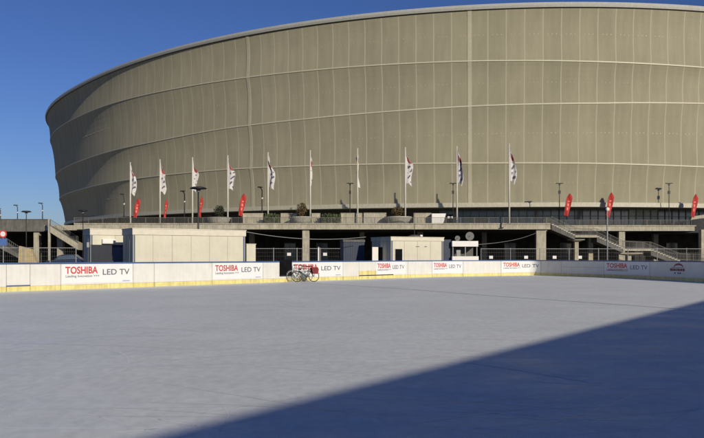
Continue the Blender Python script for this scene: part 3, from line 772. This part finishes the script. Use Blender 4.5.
# round traffic sign at the far left
t = thing('round_sign', 'round red rimmed white sign above a blue plate at left edge', 'sign', (X(3, 70), 70, 0))
def disc(cx, cz, r_, y0, y1, mi=0, b=None, n=24):
    b = b or MB(); b.tube([(cx, y0, cz), (cx, y1, cz)], r_, n, mi); return b
MB().tube([(0, .05, 0), (0, .05, 3.7)], .04).build('post', M_GREY, t)
zc = H(234, 70)
disc(0, zc, .34, -.02, 0).build('sign_rim', M_RED, t); disc(0, zc, .22, -.035, -.021).build('sign_face', M_WHITE, t)
MB().box(-.35, .35, -.02, 0, zc-1.0, zc-.4).build('blue_plate', mat('sign_blue', (.08, .16, .4), .5, .05), t)

# ------------------------------------------------------------------ site cabins
SA = R(41)
def cabin(name, label, corner, ang, L_, D_, H_, front_mat, side_mat, cornice=.42, group='site cabins behind the rink'):
    t = thing(name, label, 'cabin', (corner[0], corner[1], 0), ang, group)
    b = MB(); b.box(0, L_, 0, D_, .12, H_-cornice); b.box(.1, L_-.1, .1, D_-.1, 0, .12, 1)
    b.build('walls', [front_mat, M_CONCD], t)
    b = MB(); b.box(-.05, L_+.05, -.06, D_+.05, H_-cornice+.002, H_-.03); b.box(-.08, L_+.08, -.09, D_+.08, H_-.028, H_+.02)
    b.build('roof_edge', M_CREAM2, t)
    b = MB(); n_ = int(L_/1.15)
    for k in range(1, n_): xx = L_*k/n_; b.box(xx-.012, xx+.012, -.012, -.002, .15, H_-cornice-.01)
    for k in range(1, int(D_/.6)): yy = D_*k/int(D_/.6); b.box(-.012, -.002, yy-.012, yy+.012, .15, H_-cornice-.01)
    b.build('panel_joint', M_JOINT, t)
    for xx in (0.02, L_-.16):
        MB().box(xx+.02, xx+.11, -.03, -.003, .12, H_-cornice).build('corner_trim', M_TRIMB, t)
    return t
z1 = 52.0; x1_ = X(133, z1)
z2 = z1*1.080; x2_ = X(245, z2)
ang1 = math.atan2(z2-z1, x2_-x1_)
c1 = cabin('site_cabin', 'long cream windowless cabin with blue corner trims, behind left boards', (x1_, z1), ang1, math.hypot(z2-z1, x2_-x1_), 2.3, 3.3, M_CREAM, M_CREAM)
t = thing('small_cabinet', 'low cream box standing against the right end of long cabin', 'box', (X(246.5, 60), 60, 0), ang1)
MB().box(0, .75, 0, 1.2, 0, H(244.5, 60)).build('cabinet_body', M_CREAM, t); MB().box(-.03, .78, -.03, 1.23, H(244.5, 60)+.002, H(244.5, 60)+.06).build('lid', M_CREAM2, t)
c0 = cabin('site_cabin', 'short cream cabin half shaded behind the left end of long cabin', (X(90.5, 55.2), 55.2), ang1, 3.4, 1.9, H(228.8, 55.2), M_CREAM, M_CREAM, .42)
# air conditioner on c0 and small lamp on its corner
b = MB(); b.box(.75, 1.65, -.3, -.013, 2.36, 2.66); b.box(.8, 1.6, -.32, -.302, 2.4, 2.62, 1); b.build('air_conditioner', [M_WHITE, M_WHITE], c0)
MB().box(.02, 3.35, -.05, -.014, .13, 2.28).build('painted_shade_panel', M_SHADE, c0)  # added dark sheet: shade over the lower front, painted as a panel
MB().box(1.5, 2.3, -.08, -.052, .15, 2.1).build('door', M_TRIMB, c0)
MB().box(-.18, -.013, .3, .42, 2.1, 2.45).build('wall_lantern', M_GREY, c0)
# second cabin
z3 = 62.0; xa = X(391, z3); z4 = 64.3; xb = X(443, z4); ang2 = math.atan2(z4-z3, xb-xa)
hc = H(236.8, z3)
c2 = cabin('site_cabin', 'middle cream cabin with dark doorway and white side door standing open', (xa, z3), ang2, math.hypot(z4-z3, xb-xa), 3.0, hc, M_CREAM, M_CREAM, .3)
MB().box(.35, 1.0, -.02, -.004, .15, H(249, 62.3)).build('doorway', M_BLACK, c2)
MB().box(.30, .345, -.05, -.004, .15, H(248.5, 62.3)).box(1.005, 1.05, -.05, -.004, .15, H(248.5, 62.3)).build('door_frame', M_WHITE, c2)
t2 = MB().box(0, .62, -.04, 0, .2, H(247, 63)).build('side_door', M_WHITE, c2); t2.location = (-.78, 1.6, 0); t2.rotation_euler = (0, 0, R(12))
MB().box(-.04, -.003, 1.3, 2.0, .2, 2.2).build('side_doorway', M_BLACK, c2)
for (xx, ww) in ((2.3, .3), (3.1, .2)): MB().box(xx, xx+ww, -.07, -.02, hc-.75, hc-.7).build('vent', M_GREY, c2)
# mast on cabin 2
t = thing('roof_mast', 'thin dark mast with round foot on the middle cream cabin roof', 'mast', (X(414.5, 64.5), 64.5, hc+.02))
MB().tube([(0, 0, .1), (0, 0, H(213, 64.5)-hc)], [.03, .02], 6).build('mast', M_POLED, t)
MB().lathe([(.001, .22), (.3, .18), (.62, .05), (.62, .0), (.001, 0.0)], 20).build('foot_disc', M_RAIL, t)
MB().box(.45, .65, -.1, .1, .06, .2).build('floodlight', M_WHITE, t)
# dark blue cabin left of cabin 2
t = thing('blue_cabin', 'dark blue metal cabin with pale roof edge left of middle cream cabin', 'cabin', (X(343.5, 66), 66, 0), R(8))
w_ = 1.75; h_ = H(242, 66)
b = MB(); b.box(0, w_, 0, 2.2, 0, h_); b.build('walls', M_BLUEW, t)
b = MB()
for k in range(1, 9): b.box(w_*k/9-.015, w_*k/9+.015, -.02, -.003, .05, h_-.05)
b.build('cladding_rib', M_BLUEW, t)
MB().box(-.04, w_+.04, -.06, 2.24, h_+.003, h_+.2).build('roof_edge', M_CONCD, t)
# open-sided booth with a dish
t = thing('serving_booth', 'small white topped booth with dark opening and round discs on roof', 'booth', (X(452, 67), 67, 0), R(6))
w_ = X(478.5, 67)-X(452, 67)
MB().box(0, w_, -.1, 1.6, H(246.5, 67), H(241, 67)).build('roof_fascia', M_WHITE, t)
MB().box(0, w_+.03, -.12, .35, 0, H(256.3, 67)).build('counter', M_WHITE, t)
MB().box(.05, w_-.05, 1.4, 1.55, 0, H(246.7, 67)).build('back_wall', M_CONCD, t)
for xx in (.05, w_*.5, w_-.12): MB().box(xx, xx+.07, .0, .07, H(256.3, 67)+.001, H(246.5, 67)-.001).build('post', M_GREY, t)
MB().box(.5, .85, .5, .8, .5, H(250, 67)).build('urn', M_GREY, t)
MB().box(-1.0, -.02, .3, 1.6, 0, H(239.5, 67)).build('side_room', M_BLUEW, t)
for (px, py, r_, lab) in ((469.8, 236.2, .36, 'larger round dish on the white booth roof, right one'), (457.5, 238.3, .22, 'smaller round dish on the white booth roof, left one')):
    d = thing('roof_dish', lab, 'dish', (X(px, 67.4), 67.4, H(241, 67)+.004), 0, 'dishes on the booth roof')
    zz = H(py, 67.4)-H(241, 67)
    b = MB(); b.tube([(0, 0, zz), (0, .05, zz), (0, .16, zz)], [r_, r_*.85, r_*.15], 20); b.build('dish', M_DISH, d); MB().tube([(0, .12, 0), (0, .12, zz)], .03).build('stand', M_GREY, d)
    MB().tube([(0, -.02, zz), (0, -.2, zz)], .02).build('feed_arm', M_POLED, d)

# ------------------------------------------------------------------ fences
def fence(label, p0, p1, h_, posts):
    t = thing('mesh_fence', label, 'fence', (0, 0, 0), 0, 'mesh fences behind the rink')
    p0 = Vector(p0); p1 = Vector(p1)
    b = MB(); n_ = int((p1-p0).length/.16)
    for k in range(n_+1): p = p0.lerp(p1, k/n_); b.beam((p.x, p.y, .05), (p.x, p.y, h_), .008, .008)
    for z in [.1, .45, .8, 1.15, 1.5, 1.85]: b.beam((p0.x, p0.y, z), (p1.x, p1.y, z), .008, .008)
    b.build('wire_panel', M_RAIL, t)
    MB().beam((p0.x, p0.y, h_), (p1.x, p1.y, h_), .045, .045).build('top_rail', M_GREY, t)
    for k in range(posts+1):
        p = p0.lerp(p1, k/posts); MB().tube([(p.x, p.y, 0), (p.x, p.y, h_+.08)], .035, 6).build('fence_post', M_GREY, t)
    return t
fence('mesh fence left of the short cream cabin', (X(-30, 62), 62), (X(76, 63.5), 63.5), 2.15, 4)
fence('mesh fence between the long cream cabin and the blue cabin', (X(250, 73), 73), (X(344, 73), 73), 2.2, 4)
fence('mesh fence right of the booth in front of the staircase', (X(481, 75), 75), (X(716, 75), 75), 2.2, 8)
for (px, lab) in ((325, 'small white plate on mesh fence right of the bicycles'), (289, 'small white plate on mesh fence above the black mat'), (491, 'small white plate on fence right of the booth'), (526, 'small white plate on fence left of the wide lit column'), (554.5, 'small bright white plate on fence right of the wide lit column'), (580, 'small white plate on fence below the first stair landing')):
    y = 72.9 if px < 400 else 74.9; x = X(px, y); zc = H(254.3 if px < 400 else 257.3, y)
    b = MB(); b.box(x-.17, x+.17, y-.03, y-.01, zc-.13, zc+.13); b.box(x-.18, x+.18, y-.01, y, zc-.14, zc+.14)
    tag(b.build('fence_sign', M_WHITE), lab, 'sign', 'white plates on the mesh fences')
t = thing('white_post', 'slim white post standing before the mesh fence near bicycles', 'post', (X(318.5, 61), 61, 0))
MB().tube([(0, 0, 0), (0, 0, H(247.5, 61))], .06, 8).build('shaft', M_WHITE, t); MB().lathe([(.001, H(247.5, 61)+.08), (.08, H(247.5, 61))], 8).build('post_cap', M_GREY, t)
def cable(label, a, c, sag):
    pts = [Vector(a).lerp(Vector(c), k/16)+Vector((0, 0, -sag*4*(k/16)*(1-k/16))) for k in range(17)]
    tag(MB().tube(pts, .022, 5).build('cable', M_GREY), label, 'cable', 'cables strung under the deck')
cable('sagging cable from long cabin to blue cabin', (X(246, 61), 61.2, H(231.8, 61)), (X(366, 64), 64.5, H(237, 64.5)), .35)
cable('cable rising from the booth to the wide lit column', (X(478, 68), 68, H(244.5, 68)), (X(536, 123), 123.2, H(233, 123)), .3)

# parked car, only roof shows
t = thing('parked_car', 'dark blue car roof showing over the boards left of short cabin', 'car', (X(66, 92), 92, 0), R(4))
b = MB(); prof = [(-2.1, .35), (-2.1, .85), (-1.9, 1.0), (-1.2, 1.08), (-.6, 1.62), (.1, 1.75), (1.1, 1.72), (1.8, 1.2), (2.15, 1.05), (2.2, .35)]
n0 = len(prof)
for (yy, sc) in ((-.85, 1), (.85, 1)):
    for (x, z) in prof: b.v.append((x, yy*(1 if z < 1.1 else .84), z))
for i in range(n0): j = (i+1) % n0; b.f.append((i, j, n0+j, n0+i)); b.m.append(1 if i in (3, 6) else 0)
b.f.append(tuple(range(n0))); b.m.append(0); b.f.append(tuple(range(n0, 2*n0))[::-1]); b.m.append(0)
b.build('body', [M_CAR, M_GLASS], t)
b = MB(); b.hexa([(-.95, -.865, 1.12), (1.6, -.865, 1.2), (1.5, -.85, 1.2), (-.95, -.85, 1.12), (-.5, -.735, 1.6), (1.0, -.735, 1.66), (1.0, -.72, 1.66), (-.5, -.72, 1.6)]); b.build('side_window', M_GLASS, t)
for xx in (-1.35, 1.4):
    for yy in (-.8, .8): b = MB(); b.tube([(xx, yy-.1, .33), (xx, yy+.1, .33)], .33, 18); b.build('wheel', M_BLACK, t)

# ------------------------------------------------------------------ rink boards
boards = thing('rink_boards', 'white ice rink boards with advert panels and yellow kick plate', 'fence')
BH = 1.2
def strip(s0, s1, z0, z1, o0, o1, mi=0, b=None, step=.6, taper=None):
    """slab following the board line between arclengths; o = offset towards the ice"""
    b = b or MB(); cuts = [s0]+[a for a in acc if s0+.02 < a < s1-.02]+[s1]
    if len(cuts) == 2 and s1-s0 > 200: pass
    P = []
    for c in cuts:
        p, n_ = at_s(min(max(c, .001), acc[-1]-.001)); 
        pa, na = at_s(max(c-.05, .001)); pb, nb = at_s(min(c+.05, acc[-1]-.001)); n_ = (na+nb).normalized()
        P.append((p, n_))
    for (p, n1), (q, n2) in zip(P, P[1:]):
        a, b1, c, d = p+n1*o1, q+n2*o1, q+n2*o0, p+n1*o0
        b.hexa([(a.x, a.y, z0), (b1.x, b1.y, z0), (c.x, c.y, z0), (d.x, d.y, z0), (a.x, a.y, z1), (b1.x, b1.y, z1), (c.x, c.y, z1), (d.x, d.y, z1)], mi)
    return b
SEAMS = [-20, 6, 30, 61, 133, 154, 212, 263, 291, 343, 359, 393, 408, 432, 463, 501, 541, 561, 604, 650, 704, 722]
SS = [s_px(p) for p in SEAMS if p > -100]
sall = [0.0]
s = SS[0]
back = []
while s > 3: s -= 2.6; back.append(s)
sall = [0]+[q for q in reversed(back) if q > 1]+SS
s = SS[-1]
Lp = acc[len(poly)-1]
while s+2.6 < Lp: s += 2.6; sall.append(s)
sall.append(Lp)
nearcorner = acc[len(poly)+1]
for k in range(1, 12): sall.append(Lp+(acc[-1]-Lp)*k/11)
KH = .20
ads = [(61, 133), (212, 263), (291, 343), (375.5, 406), (432, 463), (501, 541), (604, 650)]
for s0, s1 in zip(sall, sall[1:]):
    g_ = .012
    strip(s0+g_, s1-g_, .03+KH+.006, BH-.07, -.04, 0).build('board_panel', M_BOARD, boards)
    strip(s0+g_, s1-g_, .031, .03+KH, -.04, .006).build('kick_plate', M_YEL, boards)
    p, n_ = at_s(s0+.001)
    MB().beam((p.x-n_.x*.075, p.y-n_.y*.075, 0), (p.x-n_.x*.075, p.y-n_.y*.075, BH-.08), .06, .06).build('support_post', M_GREY, boards)
cap = MB(); strip(.002, acc[-1]-.002, BH-.067, BH, -.07, .025, 0, cap); cap.build('cap_rail', M_BLUE, boards)
strip(s_px(359)+.02, s_px(376), .29, .56, .001, .006).build('yellow_gate_panel', M_YEL, boards)
for px0, px1, m in ((6, 30, M_BLUE), (359, 393, M_BLACK)):      # gate sills
    strip(s_px(px0), s_px(px1), .24, .285, .001, .03).build('gate_sill', m, boards)
def wrap_text(parent, body, size, s_c, z, m, bold=0, sxx=1.0, width=None, off=.014, lean=0):
    v, f = text_data(body, size, bold, sxx)
    x0 = min(a for a, _ in v); x1 = max(a for a, _ in v); sc = (width/(x1-x0)) if width else 1
    b = MB()
    for a, c in v:
        s_ = s_c+(a-x0)*sc; p, n_ = at_s(s_); b.v.append((p.x+n_.x*off, p.y+n_.y*off, z+c))
    b.f = [ff for ff in f]; b.m = [0]*len(f)
    return b.build('lettering', m, parent)
for px0, px1 in ads:
    s0, s1 = s_px(px0)+.05, s_px(px1)-.05; L_ = s1-s0
    sh = strip(s0, s1, .30, BH-.08, .001, .010).build('advert_sheet', M_AD, boards)
    u = L_
    k = L_/5.1
    wrap_text(sh, 'TOSHIBA', .42, s0+.045*u, .715, M_RED, .012, 1, .445*u)
    wrap_text(sh, 'Leading Innovation >>>', .15, s0+.05*u, .555, M_MAR if px0 == 604 else M_BLK, .002, 1, .46*u)
    wrap_text(sh, 'LED TV', .36, s0+.56*u, .64, M_BLK, .004, 1, .395*u)
    if px0 > 590: strip(s0+.05*u, s0+.50*u, .50, .53, .011, .015).build('underline', M_MAR, sh)
    if px0 < 300: strip(s0+.85*u, s0+.96*u, .33, .37, .011, .014).build('small_print', mat('pale_blue_print', (.3, .36, .5), .5, .05), sh)
# round-topped emblem on the right board
sc_ = s_px(677.5)
em = MB()
def sp(s_, z, off=.014): p, n_ = at_s(sc_+s_); return (p.x+n_.x*off, p.y+n_.y*off, z)
for k in range(12):
    a0, a1 = math.pi*k/12, math.pi*(k+1)/12
    em.quad(sp(-.55*math.cos(a0)*.9+.1, .84+.22*math.sin(a0)), sp(-.55*math.cos(a1)*.9+.1, .84+.22*math.sin(a1)), sp(-.5*math.cos(a1)*.9+.1, .84+.10*math.sin(a1)), sp(-.5*math.cos(a0)*.9+.1, .84+.10*math.sin(a0)), 0)
em.quad(sp(-.62, .79), sp(.6, .81), sp(.6, .835), sp(-.62, .82), 1)
xx = -.8
for k, w__ in enumerate((.3, .22, .12, .26, .2, .2)):
    em.quad(sp(xx, .60), sp(xx+w__, .60), sp(xx+w__, .75), sp(xx, .75), 0); xx += w__+.05
for xx in (-.35, .0, .22): em.quad(sp(xx, .44), sp(xx+.16, .44), sp(xx+.16, .52), sp(xx, .52), 1)
em.build('emblem', [M_MAR, M_NAVY], boards)
# thin panel seams inside right-hand boards
strip(s_px(561), s_px(604), .70, .715, .001, .008).build('panel_rib', M_GREY, boards)

# black mat over the boards
t = thing('black_mat', 'black padded mat draped over the boards left of the bicycles', 'mat')
sa, sb = s_px(279.3), s_px(291)
mb = MB(); strip(sa, sb, .36, BH+.02, .028, .07, 0, mb); strip(sa, sb, BH+.021, BH+.07, -.12, .07, 0, mb); strip(sa+.1, sb-.02, .7, BH+.02, -.14, -.1, 0, mb); mb.build('mat_pad', M_BLACK, t)
strip(sa+.03, sb-.03, .395, .42, .072, .08).build('hem', M_POLED, t)
# dark coat-like bundle behind the boards
pb, nb_ = at_s((sa+sb)/2+.1)

# ------------------------------------------------------------------ bicycles
def bicycle(frame_m, pannier, rackm, seat_z=.95):
    t = bpy.data.objects.new('bicycle', None); COL.objects.link(t)
    # local: x forward, wheels at x=+-.53, wheel radius .34 ; front at +x
    wr = .335; fx, rx = .53, -.53; ax = (0, 1, 0)
    for name, x in (('front_wheel', fx), ('rear_wheel', rx)):
        wv = MB().ring((x, 0, wr), wr-.016, .016, ax).build('wheel_tyre', M_BLACK if frame_m is M_FR1 else M_GREY, None, True); wv.name = 'wheel'
        wv.parent = t
        b = MB().ring((x, 0, wr), wr-.045, .01, ax, 24, 4); b.build('rim', M_GREY, wv)
        b = MB()
        for k in range(14): a = k*2*math.pi/14; b.tube([(x, .02*(-1)**k, wr), (x+math.cos(a)*(wr-.05), 0, wr+math.sin(a)*(wr-.05))], .002, 3, caps=False)
        b.build('spokes', M_GREY, wv)
        MB().tube([(x, -.05, wr), (x, .05, wr)], .025, 8).build('hub', M_GREY, wv)
    b = MB(); bb = (-.08, 0, .30); st_ = (-.22, 0, .80); ht = (.36, 0, .84); hb = (.40, 0, .68)
    for a, c, r_ in ((bb, st_, .018), (st_, ht, .017), (bb, hb, .021), (ht, hb, .02)): b.tube([a, c], r_, 8)
    for s_ in (-1, 1):
        b.tube([(rx, .06*s_, wr), (bb[0], .03*s_, bb[2])], .01, 6); b.tube([(rx, .06*s_, wr), (st_[0], .02*s_, st_[2]-.03)], .008, 6)
    b.build('frame', frame_m, t)
    b = MB()
    for s_ in (-1, 1): b.tube([(hb[0], .03*s_, hb[2]), (.47, .05*s_, .45), (fx, .055*s_, wr)], .012, 6)
    b.build('fork', frame_m, t)
    b = MB(); b.tube([st_, (-.25, 0, .90)], .013, 6); b.build('seat_post', M_GREY, t)
    b = MB(); b.hexa([(-.42, -.08, .91), (-.10, -.02, .91), (-.10, .02, .91), (-.42, .08, .91), (-.43, -.09, .97), (-.08, -.02, .955), (-.08, .02, .955), (-.43, .09, .97)]); b.build('saddle', M_BLACK, t)
    b = MB(); b.tube([ht, (.33, 0, .98)], .014, 6); b.tube([(.18, -.29, 1.01), (.28, -.27, 1.02), (.35, -.12, .99), (.35, .12, .99), (.28, .27, 1.02), (.18, .29, 1.01)], .013, 8); 
    b.build('handlebar', M_BLACK, t)
    b = MB(); b.tube([(bb[0], -.07, .30), (bb[0], .07, .30)], .05, 12); b.tube([(bb[0], .08, .30), (bb[0]+.12, .08, .18)], .01, 6); b.tube([(bb[0], -.08, .30), (bb[0]-.12, -.08, .42)], .01, 6)
    b.box(bb[0]+.08, bb[0]+.17, .08, .17, .165, .185); b.box(bb[0]-.17, bb[0]-.08, -.17, -.08, .415, .435); b.build('crankset', M_POLED, t)
    b = MB(); b.tube([(rx-.2, -.06, .72), (rx+.3, -.06, .72)], .008, 5); b.tube([(rx-.2, .06, .72), (rx+.3, .06, .72)], .008, 5); b.tube([(rx, -.07, wr), (rx-.1, -.06, .72)], .007, 5); b.tube([(rx, .07, wr), (rx-.1, .06, .72)], .007, 5); b.build('rack', M_POLED, t)
    for x in (fx, rx):
        b = MB(); n_ = 12
        for k in range(n_):
            a0 = R(20+140*k/n_); a1 = R(20+140*(k+1)/n_); r_ = wr+.035
            b.hexa([(x+r_*math.cos(a0), -.03, wr+r_*math.sin(a0)), (x+r_*math.cos(a1), -.03, wr+r_*math.sin(a1)), (x+r_*math.cos(a1), .03, wr+r_*math.sin(a1)), (x+r_*math.cos(a0), .03, wr+r_*math.sin(a0)),
                    (x+(r_+.006)*math.cos(a0), -.03, wr+(r_+.006)*math.sin(a0)), (x+(r_+.006)*math.cos(a1), -.03, wr+(r_+.006)*math.sin(a1)), (x+(r_+.006)*math.cos(a1), .03, wr+(r_+.006)*math.sin(a1)), (x+(r_+.006)*math.cos(a0), .03, wr+(r_+.006)*math.sin(a0))])
        b.build('mudguard', frame_m, t)
    MB().tube([(bb[0], -.09, .27), (bb[0]-.16, -.28, .01)], .008, 5).build('kickstand', M_POLED, t)
    return t
def pannier(parent):
    b = MB()
    for s_ in (-1, 1):
        y0, y1 = (.08, .2) if s_ > 0 else (-.2, -.08)
        b.hexa([(-.72, y0, .48), (-.42, y0, .48), (-.42, y1, .48), (-.72, y1, .48), (-.78, y0, .76), (-.36, y0, .76), (-.36, y1, .76), (-.78, y1, .76)])
    b.hexa([(-.78, -.2, .762), (-.34, -.2, .762), (-.34, .2, .762), (-.78, .2, .762), (-.72, -.17, .88), (-.38, -.17, .86), (-.38, .17, .86), (-.72, .17, .88)])
    return b.build('pannier_bags', mat('dark_red_canvas', (.20, .03, .03), .8, .15), parent)
M_FR1 = mat('black_bike_frame', (.03, .03, .035), .3, .1); M_FR2 = mat('silver_bike_frame', (.42, .42, .38), .3, .1, metal=.3)
yb = gy(281.2)
b1 = bicycle(M_FR1, True, None); tag(b1, 'black bicycle with dark red panniers standing on the ice by boards', 'bicycle', 'bicycles by the boards'); pannier(b1)
bd = math.atan2(21.7, 17.3)          # direction of the left boards
b1.location = (X(305.4, 44.9), 44.9, .031); b1.rotation_euler = (R(0), 0, math.pi+R(20))
b2 = bicycle(M_FR2, False, None); tag(b2, 'silver bicycle without bags between black mat and pannier bicycle', 'bicycle', 'bicycles by the boards')
b2.location = (X(299.8, 45.25), 45.25, .031); b2.rotation_euler = (0, 0, math.pi+R(27))

b1.scale = b2.scale = (.94, .94, .94)
# ------------------------------------------------------------------ building that throws the big shadow (behind and right of the camera)
hall = thing('unseen_shadow_hall', 'unseen long plain hall beside the near edge of rink, casting shadow', 'building')
d = Vector((.552, .834)); p0 = Vector((9.6, -6.5)); nr = Vector((.834, -.552)); HB = 6.45
a = p0-d*45; c = p0+d*38; a2 = a+nr*14; c2_ = c+nr*14
b = MB(); b.hexa([(a.x, a.y, 0), (a2.x, a2.y, 0), (c2_.x, c2_.y, 0), (c.x, c.y, 0), (a.x, a.y, HB-.3), (a2.x, a2.y, HB-.3), (c2_.x, c2_.y, HB-.3), (c.x, c.y, HB-.3)]); b.build('walls', M_TENT, hall)
q = .3
b = MB(); A = [a-nr*q-d*q, a2+nr*q-d*q, c2_+nr*q+d*q, c-nr*q+d*q]
b.hexa([(v.x, v.y, HB-.297) for v in A]+[(v.x, v.y, HB) for v in A]); b.build('roof', M_CAP, hall)
for k in range(9):
    u = p0+d*(-40+k*9); v = u+d*3; 
    MB().beam((u.x-nr.x*.03, u.y-nr.y*.03, 2.6), (v.x-nr.x*.03, v.y-nr.y*.03, 2.6), .05, 1.4, up=(0, 0, 1)).build('window', M_GLASS, hall)
